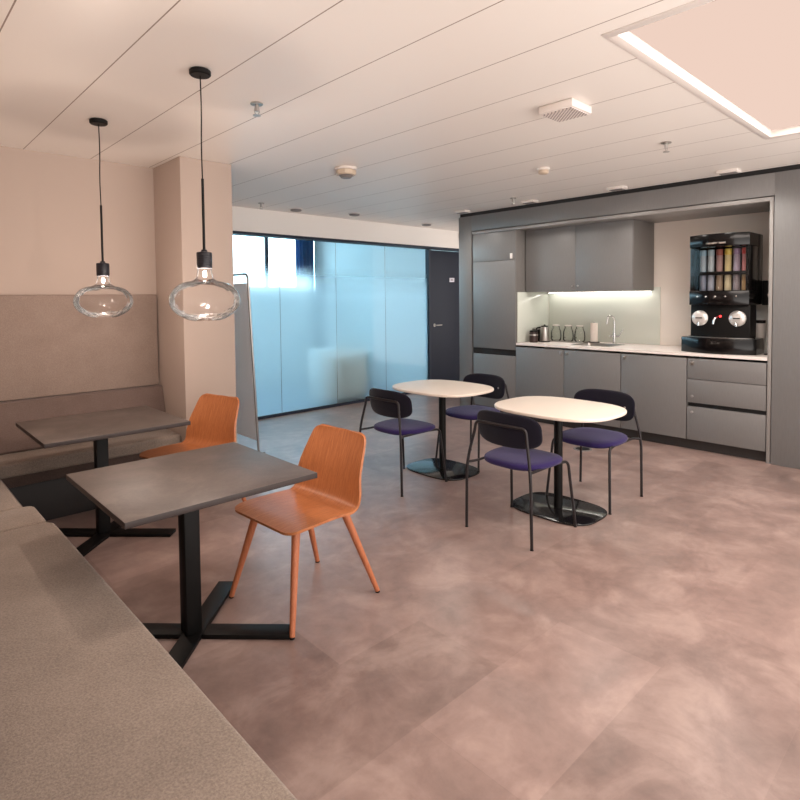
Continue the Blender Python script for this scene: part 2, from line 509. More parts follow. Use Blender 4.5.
# ------------------------------------------------------------------ kitchen wall
bm = BM()
box(bm, K, 6.7, 4.787, 5.0, 0, 2.562, .002)                 # left cheek
box(bm, K, 6.7, -1.05, 1.392, 0, 2.562, .002)                # right panel wall
box(bm, K, 6.7, 1.392, 4.787, 2.366, 2.562, .002)           # fascia
struct('wall_kitchen', bm, M['grey'])
struct('trim_6', box(BM(), K+.03, 6.7, -1.05, 5.0, 2.564, 2.70), M['gap'], angle=0)   # shadow gap over the fascia
bm = BM()
box(bm, K+.004, KB, 1.399, 1.428, 0, 2.357, .002); box(bm, K+.004, KB, 1.428, 4.778, 2.322, 2.357, .002)
struct('trim_7', bm, M['grey_frame'])
struct('wall_niche', box(BM(), KB, 6.7, 1.392, 4.785, 0, 2.36), M['niche'], angle=0)
bm = BM(); box(bm, KB-.012, KB-.0001, 2.66, 4.085, .947, 1.60, .001)
box(bm, K+.03, KB-.013, 4.0865, 4.0945, .947, 1.563, .001)
tag(finish('splashback', bm, M['splash']), 'pale green glass splashback behind the sink and round to the tall cabinet', 'splashback')
bm = BM(); box(bm, 5.872, 5.88, 1.43, 4.765, 0, .095)
struct('baseboard_kitchen', bm, M['kick'])

# tall cabinet
t = thing('tall_cabinet', 'tall grey cabinet with a dark grip strip left of the worktop', 'cabinet', (K, 4.43, 0))
finish('body', box(BM(), .021, .635, -.334, .334, .10, 2.32, .001), M['grey_in'], t)
for z0, z1 in ((.105, .775), (.853, 1.955), (1.961, 2.316)):
    d = finish('door', box(BM(), 0, .02, -.331, .331, z0, z1, .0015), M['grey'], t)
    if z0 > 1.9:
        f = finish('lock', box(BM(), -.006, -.0001, -.29, -.255, 1.975, 2.04, .002), M['white_plastic'], d); f['label'] = 'small white lock plate'
finish('grip_strip', box(BM(), .01, .0205, -.33, .33, .776, .852), M['gap'], t)['label'] = 'dark horizontal grip recess'

# wall cabinet
t = thing('wall_cabinet', 'grey two-door wall cabinet hung above the sink', 'cabinet', (6.0, 3.405, 1.565))
finish('body', box(BM(), .021, KB-6.0-.0135, -.675, .675, 0, .755, .001), M['grey_in'], t)
for s in (-1, 1):
    d = finish('door', box(BM(), 0, .02, min(s*.0015, s*.672), max(s*.0015, s*.672), .002, .754, .0012), M['grey'], t)
    finish('knob', cyl(BM(), (-.0, s*.035, .06), .009, -.016, -.0002, 16, .002, 'x'), M['steel'], d)
t = thing('under_cabinet_light', 'slim glowing light strip under the grey wall cabinet', 'light', (6.40, 3.385, 1.564))
finish('housing', box(BM(), .05, .085, -.66, .66, -.012, 0), M['white_plastic'], t)
finish('diffuser', box(BM(), .052, .083, -.65, .65, -.018, -.0121), M['led'], t)['label'] = 'bright white light strip'

# base cabinets
doors = ((4.094, 3.439, 'grey base cabinet next to the tall cabinet, left end of the worktop', -1),
         (3.435, 2.769, 'grey base cabinet under the sink, in the middle of three', 1),
         (2.765, 2.105, 'grey base cabinet beside the drawer unit', 1))
for y1, y0, lab, side in doors:
    yc = (y0+y1)/2; hw = (y1-y0)/2
    t = thing('base_cabinet', lab, 'cabinet', (K, yc, 0), 0, 'base cabinets under the worktop')
    finish('body', box(BM(), .021, .63, -hw, hw, .10, .70, .001), M['grey_in'], t)
    d = finish('door', box(BM(), 0, .02, -hw+.002, hw-.002, .105, .895, .0012), M['grey'], t)
    ys = side*(hw-.035)
    k = box(BM(), -.008, -.0002, ys-.016, ys+.016, .842, .876, .002); cyl(k, (0, ys, .859), .008, -.014, -.008, 14, .001, 'x')
    finish('lock', k, M['steel'], d)['label'] = 'small square silver lock'
t = thing('drawer_cabinet', 'grey cabinet of three drawers under the black drinks machine', 'cabinet', (K, 1.766, 0))
finish('body', box(BM(), .03, .63, -.333, .333, .10, .88, .001), M['gap'], t)
for z0, z1, kz in ((.697, .895, .85), (.468, .692, .53), (.105, .428, .375)):
    d = finish('drawer', box(BM(), 0, .029, -.331, .331, z0, z1, .0012), M['grey'], t)
    if kz == .85:
        k = box(BM(), -.008, -.0002, .272, .306, .833, .868, .002); cyl(k, (0, .289, .85), .008, -.014, -.008, 14, .001, 'x')
    else: k = cyl(BM(), (0, .285, kz), .013, -.014, -.0002, 18, .003, 'x')
    finish('knob', k, M['steel'] if kz == .85 else M['grey_frame'], d)
# worktop with sink cut-out
SX0, SX1, SY0, SY1 = 5.97, 6.34, 2.98, 3.43
bm = BM(); Y0, Y1, X0, X1 = 1.43, 4.086, K-.006, KB-.013
g = lambda xs, ys: [[bm.verts.new((x, y, z)) for y in ys for x in xs] for z in (.918, .945)]
lo, hi = g((X0, SX0, SX1, X1), (Y0, SY0, SY1, Y1))
for j in range(3):
    for i in range(3):
        if i == 1 and j == 1: continue
        q = [j*4+i, j*4+i+1, (j+1)*4+i+1, (j+1)*4+i]
        bm.faces.new([hi[k] for k in q]); bm.faces.new([lo[k] for k in q[::-1]])
def wallq(a, b): bm.faces.new((lo[a], lo[b], hi[b], hi[a]))
for i in range(3): wallq(i, i+1); wallq(12+i+1, 12+i); wallq(4*i+4, 4*i); wallq(4*i+3, 4*i+7)
for a, b in ((6, 5), (5, 9), (9, 10), (10, 6)): wallq(a, b)
tag(finish('worktop', bm, M['worktop'], angle=20), 'long white worktop over the grey base cabinets', 'worktop')
box_ = BM(); box(box_, K+.012, 6.43, 1.44, 4.08, .896, .9175)
# sink
t = thing('sink', 'steel inset sink in the white worktop below the tap', 'sink', ((SX0+SX1)/2, (SY0+SY1)/2, .945))
bm = BM(); hx, hy = (SX1-SX0)/2-.004, (SY1-SY0)/2-.004
ro = rrect(-hx-.018, hx+.018, -hy-.018, hy+.018, .03); ri = rrect(-hx+.004, hx-.004, -hy+.004, hy-.004, .04); rb = rrect(-hx+.02, hx-.02, -hy+.02, hy-.02, .06)
R = []
for pts, z in ((ro, .0002), (ro, .003), (ri, .003), (rb, -.15)): R.append([bm.verts.new((p[0], p[1], z)) for p in pts])
for A, B2 in zip(R, R[1:]):
    for i in range(len(A)):
        j = (i+1) % len(A); bm.faces.new((A[i], A[j], B2[j], B2[i]))
bm.faces.new(R[-1])
finish('basin', bm, M['steel'], t)
finish('drain', cyl(BM(), (0, 0, 0), .035, -.1499, -.146, 20, .001), M['chrome'], t)
# tap
t = thing('tap', 'chrome swan-neck mixer tap behind the sink', 'tap', (6.43, 3.14, .945))
bm = BM(); cyl(bm, (0, 0, 0), .025, 0, .012, 24, .002); cyl(bm, (0, 0, 0), .018, .012, .13, 24, .003)
finish('body', bm, M['chrome'], t)
finish('spout', tube(BM(), [(0, 0, .12), (0, 0, .31), (-.09, .03, .34), (-.11, .04, .23)], .011, 14, [.05, .05]), M['chrome'], t)
bm = BM(); tube(bm, [(0, .06, .085), (0, -.06, .085)], .011, 12); tube(bm, [(0, -.055, .085), (-.01, -.11, .17)], .006, 10)
finish('lever', bm, M['chrome'], t)
# paper towel
t = thing('paper_towel_holder', 'white paper towel roll standing on a dark base beside the tap', 'paper towel', (6.40, 3.38, .945))
finish('base', cyl(BM(), (0, 0, 0), .065, 0, .014, 32, .003), M['coffee'], t)
bm = BM(); lathe(bm, [(.018, .0145), (.042, .0145), (.043, .016), (.043, .235), (.042, .237), (.018, .237), (.018, .0145)], 32)
finish('roll', bm, M['paper'], t)
finish('spindle', cyl(BM(), (0, 0, 0), .008, .014, .255, 16, .003), M['steel'], t)
# tray and glass jugs
t = thing('serving_tray', 'flat pale tray under the glass jugs', 'tray', (6.34, 3.69, .945))
bm = BM(); slab(bm, rrect(-.11, .11, -.25, .25, .03), 0, .006, .002)
finish('base', bm, M['steel'], t)
bm = BM(); o_ = [(p[0], p[1], .011) for p in rrect(-.107, .107, -.247, .247, .028)]
tube(bm, o_+[o_[0]], .004, 8)
finish('rim', bm, M['steel'], t)
jug = None
for x, y, lab in ((6.34, 3.86, 'clear rounded glass jug nearest the steel kettle'),
                  (6.34, 3.69, 'clear rounded glass jug in the middle of the tray'),
                  (6.34, 3.535, 'clear rounded glass jug on the tray nearest the paper towel')):
    if jug is None:
        jug = thing('glass_jug', lab, 'jug', (x, y, .9512), 0, 'glass jugs on the tray')
        bm = BM(); lathe(bm, [(0, .001), (.05, .001), (.064, .02), (.066, .07), (.06, .12), (.046, .155), (.042, .175), (.046, .185),
                              (.0435, .183), (.0395, .174), (.0435, .154), (.0575, .119), (.0635, .07), (.061, .021), (.048, .006), (0, .006)], 32)
        finish('vessel', bm, M['jug_glass'], jug)
        finish('handle', tube(BM(), [(-.04, 0, .165), (-.105, 0, .155), (-.1, 0, .06), (-.062, 0, .045)], .007, 10, .03), M['jug_glass'], jug)
        bm = BM(); cyl(bm, (0, 0, 0), .041, .1855, .2, 24, .003); finish('lid', bm, M['white_plastic'], jug)
    else: dup(jug, (x, y, .9512), lab)
# kettle / steel flask
t = thing('kettle', 'brushed steel kettle on the worktop between the jugs and the coffee jar', 'kettle', (6.15, 3.905, .945))
bm = BM(); lathe(bm, [(0, .012), (.058, .012), (.062, .02), (.057, .1), (.05, .17), (.044, .185), (0, .188)], 32)
finish('body', bm, M['steel'], t)
finish('base', cyl(BM(), (0, 0, 0), .066, 0, .0118, 32, .003), M['black'], t)
bm = BM(); cyl(bm, (0, 0, 0), .043, .1865, .2, 24, .004); cyl(bm, (0, 0, 0), .01, .2, .215, 14, .003)
finish('lid', bm, M['black'], t)
finish('handle', tube(BM(), [(-.02, .045, .18), (-.03, .1, .17), (-.03, .1, .05), (-.02, .058, .04)], .010, 10, .03), M['black'], t)
t = thing('coffee_jar', 'dark brown jar with a silver band beside the steel kettle', 'jar', (6.0, 3.965, .945))
finish('body', cyl(BM(), (0, 0, 0), .052, 0, .125, 32, .005), M['coffee'], t)
finish('band', lathe(BM(), [(.0525, .085), (.0535, .086), (.0535, .1), (.0525, .101)], 32), M['steel'], t)
finish('lid', cyl(BM(), (0, 0, 0), .05, .1252, .145, 32, .004), M['black'], t)
t = thing('coffee_canister', 'small black canister behind the dark brown jar', 'canister', (6.02, 4.06-.03, .945))
t.location = (6.17, 4.035, .945)
finish('body', cyl(BM(), (0, 0, 0), .045, 0, .15, 28, .004), M['black'], t)
finish('lid', cyl(BM(), (0, 0, 0), .046, .1502, .165, 28, .003), M['steel'], t)

# drinks machine
def bowed(x_back, x_side, x_front, y0, y1, k=14):
    pts = [(x_back, y0), (x_back, y1)]
    pts = [(x_back, y1)]
    pts.append((x_back, y0))
    for i in range(k+1):
        s = i/k; y = y0+(y1-y0)*s
        pts.append((x_side+(x_front-x_side)*(1-(2*s-1)**2), y))
    return pts[::-1]
t = thing('drinks_machine', 'tall black drinks machine with coloured canisters behind curved glass', 'drinks machine', (5.95, 1.885, .945))
bm = BM(); slab(bm, bowed(.25, .02, -.09, -.33, .33), 0, .148, .006)
finish('drip_tray', bm, M['black_gloss'], t)
finish('drip_grid', slab(BM(), bowed(.08, .045, -.055, -.29, .29), .149, .152, 0), M['steel'], t)
bm = BM(); slab(bm, bowed(.26, .075, .035, -.262, .262), .1485, .462, .004)
finish('lower_body', bm, M['black'], t)
bm = BM()
box(bm, .30, .44, -.262, .262, .4625, 1.14, .004)
slab(bm, bowed(.299, .03, -.05, -.262, .262), 1.02, 1.14, .006)       # head
slab(bm, bowed(.299, .03, -.05, -.262, .262), .4625, .60, .006)       # chin
box(bm, .05, .299, -.262, -.225, .602, 1.018, .002); box(bm, .05, .299, .225, .262, .602, 1.018, .002)
finish('cabinet', bm, M['black_gloss'], t)
bm = BM(); k = 16; A = []; Bv = []
for i in range(k+1):
    s = i/k; y = -.258+.516*s; x = .024-.08*(1-(2*s-1)**2)
    A.append(bm.verts.new((x, y, .604))); Bv.append(bm.verts.new((x, y, 1.016)))
for i in range(k): bm.faces.new((A[i], A[i+1], Bv[i+1], Bv[i]))
finish('glass_front', bm, thin_glass('smoked_glass', (.82, .78, .78, 1), fres=1.2), t)
finish('back_plate', box(BM(), .285, .2995, -.224, .224, .602, 1.018), mat('dark_liner', lin(40, 34, 34), .5), t)
finish('shelf', box(BM(), .09, .284, -.224, .224, .755, .785, .002), M['black'], t)
cols = (lin(150, 190, 206), lin(176, 206, 214), lin(150, 84, 70), lin(226, 206, 96), lin(150, 128, 160), lin(222, 70, 58))
ys = (.185, .112, .035, -.04, -.115, -.19)
for c_, y in zip(cols, ys):
    cm = mat('canister_band', c_, .4)
    bm = BM(); cyl(bm, (.17, y, 0), .029, .7855, .945, 20, .004)
    can = finish('canister', bm, mat('canister_tube', tuple(.55*x+.18 for x in c_[:3])+(1,), .3), t)
    bm = BM(); cyl(bm, (.17, y, 0), .031, .9452, 1.005, 20, .004); finish('canister_cap', bm, cm, can)
    bm = BM(); cyl(bm, (.17, y, 0), .03, .6022, .7545, 20, .004)
    finish('cup_stack', bm, mat('cup_stack_tube', tuple(.6*x+.1 for x in (c_[0], (c_[0]+c_[1])/2, (c_[1]+c_[2])/2))+(1,), .35), t)
for i in range(5):
    y = .17-.085*i; x = .022-.08*(1-(y/.262)**2)
    bm = BM(); cyl(bm, (x, y, .545), .008, -.006, .008, 14, .002, 'x'); finish('button', bm, M['chrome'], t)
bm = BM(); box(bm, -.062, -.052, -.085, .085, 1.04, 1.056, .001)
b_ = finish('badge', bm, M['chrome'], t); b_['label'] = 'silver nameplate strip'
finish('badge_mark', box(BM(), -.0632, -.0621, -.03, -.01, 1.0435, 1.0525), M['black'], b_)
for y in (.165, -.165):
    bm = BM(); x0 = .046
    lathe(bm, [(0, -.02), (.036, -.022), (.062, -.012), (.074, .0), (.074, .012)], 28, (x0-.012, y, .335), 'x')
    d = finish('dial', bm, M['dial'], t); d['label'] = 'round silver dispenser dial'
    bm = BM(); tube(bm, [(x0-.02, y, .30), (x0-.045, y, .285), (x0-.045, y, .262)], .012, 12, .012); finish('nozzle', bm, M['chrome'], d)
    bm = BM(); box(bm, x0-.043, x0-.035, y-.03, y+.03, .332, .342, .003); finish('pointer', bm, M['black'], d)
bm = BM(); tube(bm, [(.04, .01, .345), (.0, .01, .345), (-.01, .025, .32), (-.01, .03, .28)], .010, 12, .02)
finish('spout', bm, M['chrome'], t)
finish('indicator_lamp', cyl(BM(), (.035, -.02, .355), .010, -.008, .002, 14, .001, 'x'), M['red_led'], t)['label'] = 'small glowing red light'
# cup dispenser and lid holder
t = thing('cup_tube', 'pale plastic cup tube standing right of the drinks machine', 'cup holder', (6.27, 1.60, .945))
bm = BM(); lathe(bm, [(0, 0), (.03, 0), (.032, .004), (.034, .30), (.036, .32), (.0, .325)], 28); finish('tube', bm, M['white_plastic'], t)
finish('collar', lathe(BM(), [(.0362, .285), (.041, .288), (.041, .312), (.0365, .315)], 28), M['black'], t)
t = thing('wall_dispenser', 'black wall box with a chrome ring right of the drinks machine', 'dispenser', (6.42, 1.545, 1.40))
finish('body', box(BM(), -.05, .1285, -.075, .075, 0, .24, .006), M['black'], t)
bm = BM(); lathe(bm, [(.024, -.016), (.036, -.018), (.045, -.008), (.045, 0), (.024, 0), (.024, -.016)], 28, (-.0505, -.015, .1), 'x'); finish('ring', bm, M['chrome'], t)
bm = BM(); tube(bm, [(6.05, 1.50, .951), (6.12, 1.475, .955), (6.22, 1.46, 1.02)], .005, 8, .03); tube(bm, [(6.08, 1.52, .951), (6.15, 1.49, .953), (6.26, 1.465, 1.04)], .005, 8, .03)
tag(finish('power_cable', bm, M['black']), 'black cables on the worktop right of the drinks machine', 'cable')

# floor socket
t = thing('floor_socket', 'round grey floor socket lid near the kitchen base cabinets', 'floor socket', (5.12, 2.82, 0))
finish('ring', lathe(BM(), [(.068, 0), (.09, 0), (.09, .003), (.086, .005), (.07, .005), (.068, .004)], 36), M['grey_plastic'], t)
finish('lid', cyl(BM(), (0, 0, 0), .0675, 0, .004, 36, .001), M['black'], t)

# ------------------------------------------------------------------ lounge: benches and wall panel
t = thing('banquette_bench', 'long taupe upholstered bench nearest the camera along the side wall', 'bench', (0, 0, 0))
for y0, y1, xe, r in ((.66, 3.128, .638, .05), (3.132, 3.44, .618, .045), (3.444, 4.40, .572, .02)):
    bm = BM(); slab(bm, rrect(.115, xe, y0, y1, r, 8), .31, .452, .018, 4)
    finish('seat_cushion', bm, M['bench'], t)
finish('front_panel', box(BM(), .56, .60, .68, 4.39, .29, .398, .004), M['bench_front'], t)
finish('support', box(BM(), .1, .5, .7, 4.39, 0, .3, .002), M['plinth'], t)
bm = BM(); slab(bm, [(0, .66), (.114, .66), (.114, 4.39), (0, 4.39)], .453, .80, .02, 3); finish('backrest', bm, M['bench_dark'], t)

t = thing('corner_bench', 'taupe upholstered bench under the tall fabric wall panel', 'bench', (0, 0, 0))
bm = BM(); slab(bm, rrect(.0, 1.795, 4.405, 4.865, .03, 6), .36, .452, .018, 4)
finish('seat_cushion', bm, M['bench'], t)
finish('front_panel', box(BM(), .0, 1.79, 4.415, 4.455, .29, .362, .004), M['bench_front'], t)
finish('support', box(BM(), .0, 1.79, 4.475, 4.86, 0, .3, .002), M['plinth'], t)
bm = BM(); t2 = bmesh.new()
P = [(4.865, .454), (4.70, .454), (4.69, .47), (4.78, .79), (4.80, .80), (4.865, .80)]
L0 = [t2.verts.new((.0, y, z)) for y, z in P]; R0 = [t2.verts.new((1.795, y, z)) for y, z in P]
for i in range(len(P)):
    j = (i+1) % len(P); t2.faces.new((L0[i], L0[j], R0[j], R0[i]))
t2.faces.new(L0[::-1]); t2.faces.new(R0); merge(bm, t2)
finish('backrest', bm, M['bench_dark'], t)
bm = BM(); box(bm, .0, 1.785, 4.825, 4.8695, .803, 1.552, .008, 3)
tag(finish('fabric_wall_panel', bm, M['panel_fabric']), 'tall taupe fabric panel on the wall above the corner bench', 'wall panel')

# dark tables
def dark_table(loc, lab):
    t = thing('cafe_table', lab, 'table', loc, 0, 'dark square tables in the lounge')
    bm = BM(); box(bm, -.405, .405, -.39, .39, .706, .73, .0015)
    for f in bm.faces:
        f.normal_update()
        f.material_index = 0 if f.normal.z > .5 else 1
    finish('table_top', bm, [M['dark_top'], M['top_edge']], t)
    finish('column', box(BM(), -.052, .018, -.035, .035, .0225, .695, .004), M['black'], t)
    finish('top_bracket', box(BM(), -.16, .16, -.16, .16, .6952, .7058, .002), M['black'], t)
    for a in (45, -45):
        bm = BM(); box(bm, -.435, .435, -.045, .045, .002, .022, .002)
        if a < 0:
            bm.free(); bm = BM(); box(bm, -.435, -.0455, -.045, .045, .002, .022, .002); box(bm, .0455, .435, -.045, .045, .002, .022, .002)
        bmesh.ops.rotate(bm, cent=(0, 0, 0), matrix=Matrix.Rotation(math.radians(a), 3, 'Z'), verts=bm.verts)
        finish('base_bar', bm, M['black'], t)
    return t
dt = dark_table((1.045, 2.47, 0), 'dark square cafe table nearest the camera, under the larger-looking glass pendant')
dup(dt, (1.10, 3.94, 0), 'dark square cafe table in front of the corner bench, under the farther glass pendant')

# orange wooden chairs (local +x is the front)
def plywood_chair(loc, rz, lab):
    t = thing('wooden_chair', lab, 'chair', loc, rz, 'orange plywood shell chairs')
    prof = round_path([(.26, 0, .449), (.19, 0, .456), (.0, 0, .452), (-.165, 0, .438), (-.205, 0, .58), (-.285, 0, .802)], [.03, .1, .1, .1], 8)
    # resample by length
    Ls = [0]
    for a, b in zip(prof, prof[1:]): Ls.append(Ls[-1]+(b-a).length)
    T = Ls[-1]; nu, nv = 56, 21; grid = []
    def at(s):
        for i in range(len(prof)-1):
            if s <= Ls[i+1] or i == len(prof)-2:
                u = (s-Ls[i])/max(1e-9, Ls[i+1]-Ls[i]); return prof[i].lerp(prof[i+1], min(1, u))
    def width(s):
        pts = ((0, .256), (.1, .258), (.3, .252), (.42, .258), (.50, .262), (.58, .246), (.7, .222), (T, .204))
        for (a, wa), (b, wb) in zip(pts, pts[1:]):
            if s <= b: w = wa+(wb-wa)*(s-a)/(b-a); break
        else: w = pts[-1][1]
        for e, r in ((s, .065), (T-s, .05)):
            if e < r: w -= r-math.sqrt(max(0, r*r-(r-e)**2))
        return w
    ss = []
    for i in range(nu):
        u = i/(nu-1); ss.append(T*(u-.06*math.sin(4*PI*u)/(2*PI)*1.0))
    ss = [0, .002, .006, .013, .023, .037, .055, .085]+[.085+(T-.085-.06)*(i+1)/(nu-10) for i in range(nu-11)]+[T-.06]+[T-.04, T-.022, T-.010, T-.003, T]
    for s in ss:
        p = at(s); row = []; w = width(s)
        bk = max(0, min(1, (s-.36)/.22)); st = 1-bk
        # direction of the profile to lift edges along its normal
        q = at(min(T, s+.004))-at(max(0, s-.004)); n = Vector((q.z, 0, -q.x)).normalized()
        if n.z < 0 and bk < .3: n = -n
        if bk >= .3 and n.x < 0: n = -n
        mid = math.sin(max(0, min(1, s/T))*PI)
        for j in range(nv):
            v = -1+2*j/(nv-1)
            lift = (.010*st*mid+.050*bk*(.55+.45*mid))*abs(v)**2.2
            row.append(p+Vector((0, v*w, 0))+n*lift)
        grid.append(row)
    bm = BM(); sheet(bm, grid, .0115)
    finish('seat_shell', bm, M['ply'], t, 45)
    for sx, sy, tx, fx in ((1, 1, .165, .262), (1, -1, .165, .262), (-1, 1, -.13, -.275), (-1, -1, -.13, -.275)):
        bm = BM(); top = Vector((tx, sy*.165, .433)); fy = .258 if sx > 0 else .246; foot = Vector((fx, sy*fy, .008))
        tube(bm, [foot, foot.lerp(top, .5), top], .0125, 16, 0, True, .0205)
        l = finish('leg', bm, M['leg_wood'], t)
        bm = BM(); cyl(bm, (fx, sy*fy, 0), .0125, 0, .008, 14, .001); finish('foot_glide', bm, M['black'], l)
    bm = BM(); box(bm, -.14, .17, -.17, .17, .421, .4325, .004)
    finish('seat_support', bm, M['leg_wood'], t)
    return t
pc = plywood_chair((1.585, 2.402, 0), PI+math.radians(3), 'orange plywood chair at the dark table nearest the camera')
dup(pc, (1.63, 3.83, 0), 'orange plywood chair at the farther dark table, in front of the white pillar', PI+math.radians(14))

# white tables
def white_table(loc, lab):
    t = thing('oval_table', lab, 'table', loc, 0, 'white rounded tables in the middle of the room')
    bm = BM(); slab(bm, superellipse(.355, .435, 2.8, 96), .708, .73, .007, 4)
    finish('table_top', bm, M['white_top'], t)
    finish('column', cyl(BM(), (0, 0, 0), .030, .0125, .69, 28, .002), M['black'], t)
    finish('top_plate', cyl(BM(), (0, 0, 0), .13, .6902, .7078, 32, .003, r2=.15), M['black'], t)
    bm = BM(); slab(bm, superellipse(.24, .315, 3.2, 80), .0, .012, .003, 2)
    finish('base_plate', bm, M['plate'], t)
    return t
wt = white_table((3.545, 2.14, 0), 'white rounded cafe table nearest the drinks machine, in front of the other')
dup(wt, (3.655, 3.345, 0), 'white rounded cafe table farther back, nearer the navy door')

# upholstered chairs (local +x is the front)
def soft_chair(loc, rz, lab):
    t = thing('upholstered_chair', lab, 'chair', loc, rz, 'dark violet chairs at the white tables')
    g = M['tube']
    # seat pad
    bm = BM(); t2 = bmesh.new()
    out = [(x*(1.0 if x < 0 else 1.0), y*(1-.10*max(0, -x)/.22)) for x, y in superellipse(.225, .232, 3.1, 56)]
    prof = ((.80, .4505), (.93, .452), (.985, .46), (1.0, .472), (.985, .484), (.94, .491), (.75, .4935), (.4, .4925), (0, .492))
    rings = []
    for s, z in prof:
        if s == 0: rings.append([t2.verts.new((.015, 0, z))])
        else: rings.append([t2.verts.new((.015+x*s, y*s, z-.010*max(0, (x*s-.12))/.1)) for x, y in out])
    t2.faces.new(rings[0][::-1])
    for A, B2 in zip(rings, rings[1:]):
        n = len(A)
        for i in range(n):
            j = (i+1) % n
            if len(B2) == 1: t2.faces.new((A[i], A[j], B2[0]))
            else: t2.faces.new((A[i], A[j], B2[j], B2[i]))
    bmesh.ops.translate(t2, verts=t2.verts, vec=(0, 0, -.018))
    merge(bm, t2)
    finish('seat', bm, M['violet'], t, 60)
    # backrest pad, curved; front (towards the seat) concave
    bm = BM(); t2 = bmesh.new(); rings = []
    def pad(y, z, off): return (-.186-.28*.5*(z-.672)+.058*(y/.25)**2+off, y, z)
    O = superellipse(.247, .110, 3.4, 72)
    for s, off in ((0, .013), (.45, .013), (.8, .012), (.93, .009), (.985, .004), (1, -.003), (.985, -.010), (.93, -.014), (.8, -.016), (.45, -.017), (0, -.017)):
        if s == 0: rings.append([t2.verts.new(pad(0, .672, off))])
        else: rings.append([t2.verts.new(pad(y*s, .672+z*s, off)) for y, z in O])
    for A, B2 in zip(rings, rings[1:]):
        n = max(len(A), len(B2))
        for i in range(n):
            j = (i+1) % n
            if len(A) == 1: t2.faces.new((A[0], B2[i], B2[j]))
            elif len(B2) == 1: t2.faces.new((A[i], A[j], B2[0]))
            else: t2.faces.new((A[i], A[j], B2[j], B2[i]))
    merge(bm, t2)
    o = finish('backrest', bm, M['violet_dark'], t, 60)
    for s in (-1, 1):
        bm = BM(); x = -.186+.058*(.66)**2+.0135; cyl(bm, (x, s*.165, .672), .009, -.003, .005, 14, .002, 'x'); finish('button', bm, M['steel'], t)
    # rear legs rising to the bar behind the backrest, front legs bending under the seat
    for s in (-1, 1):
        bm = BM(); tube(bm, [(-.25, s*.25, .004), (-.252, s*.243, .44), (-.226, s*.200, .64)], .0095, 12, .15, True)
        l = finish('leg', bm, g, t); bm = BM(); cyl(bm, (-.25, s*.25, 0), .011, 0, .0039, 12); finish('foot_glide', bm, M['black'], l)
        bm = BM(); tube(bm, [(.25, s*.25, .004), (.205, s*.222, .437), (.10, s*.205, .4395)], .0095, 12, .04, True)
        l = finish('leg', bm, g, t); bm = BM(); cyl(bm, (.25, s*.25, 0), .011, 0, .0039, 12); finish('foot_glide', bm, M['black'], l)
        bm = BM(); tube(bm, [(.10, s*.205, .4395), (-.2, s*.205, .4395), (-.246, s*.236, .435)], .0085, 12, .03, True)
        finish('seat_rail', bm, g, t)
    bm = BM(); tube(bm, [(-.226, -.200, .64), (-.222, -.190, .705), (-.232, -.13, .71), (-.238, 0, .71), (-.232, .13, .71), (-.222, .190, .705), (-.226, .200, .64)], .0095, 12, [.05, .05, .05, .05, .05])
    finish('back_bar', bm, g, t)
    return t
sc = soft_chair((3.09, 2.14, 0), 0, 'dark violet chair seen from behind, at the white table nearest the camera')
dup(sc, (3.182, 3.352, 0), 'dark violet chair seen from behind, at the farther white table near the glass wall', 0)
dup(sc, (3.955, 2.085, 0), 'dark violet chair facing the camera, between the nearer white table and the kitchen base cabinets', PI)
dup(sc, (4.065, 3.325, 0), 'dark violet chair facing the camera, in front of the tall grey cabinet', PI)

# ------------------------------------------------------------------ pendants
def pendant(loc, lab):
    t = thing('glass_pendant', lab, 'pendant lamp', loc, 0, 'clear blown glass pendants')
    dz = -CZ
    finish('canopy', cyl(BM(), (0, 0, 0), .05, 2.572+dz, 2.6+dz, 32, .006), M['black'], t)
    bm = BM(); tube(bm, [(0, 0, 2.573+dz), (.004, .003, 2.4+dz), (-.004, -.003, 2.25+dz), (0, 0, 2.08+dz)], .0032, 8, .1)
    finish('cord', bm, M['black'], t)
    finish('stem', cyl(BM(), (0, 0, 0), .0065, 1.737+dz, 2.085+dz, 14, .001), M['black'], t)
    bm = BM(); lathe(bm, [(0, 1.745), (.012, 1.745), (.016, 1.735), (.034, 1.732), (.036, 1.728), (.036, 1.66), (.034, 1.655), (.0, 1.655)], 28)
    bmesh.ops.translate(bm, verts=bm.verts, vec=(0, 0, dz))
    for k in range(5):
        z = 1.67+.011*k+dz; lathe(bm, [(.0361, z), (.0375, z+.002), (.0361, z+.004)], 28)
    finish('socket', bm, M['socket'], t)
    # glass body: neck flaring into a flattened bulb with a dimpled foot
    pr = [(.033, 1.66), (.034, 1.63), (.040, 1.607), (.062, 1.594), (.105, 1.587), (.142, 1.568), (.168, 1.535), (.177, 1.502), (.170, 1.468),
          (.146, 1.438), (.112, 1.418), (.085, 1.406), (.066, 1.402)]
    pr = [(r*(.94 if z < 1.6 else 1), z) for r, z in pr]
    prs = round_path([(r, 0, z) for r, z in pr], .03, 5)
    bm = BM(); lathe(bm, [(p.x, p.z+dz) for p in prs], 56)
    g = finish('glass_body', bm, M['shade'], t)
    bm = BM(); lathe(bm, [(.0620, 1.402+dz), (.05, 1.404+dz), (.03, 1.412+dz), (0, 1.417+dz)], 40)
    finish('glass_foot', bm, M['dimple'], g)['label'] = 'thick dimpled glass foot'
    bm = BM(); lathe(bm, [(0, .0), (.006, .001), (.009, .010), (.009, .022), (.006, .03), (0, .03)], 18, (0, 0, 1.612+dz)); finish('bulb', bm, M['bulb'], t)['label'] = 'small glowing bulb'
    return t
p1 = pendant((1.216, 2.663, CZ), 'clear glass pendant in front of the white pillar, hung nearest the camera')
dup(p1, (1.085, 3.795, CZ), 'clear glass pendant in front of the taupe fabric wall panel')
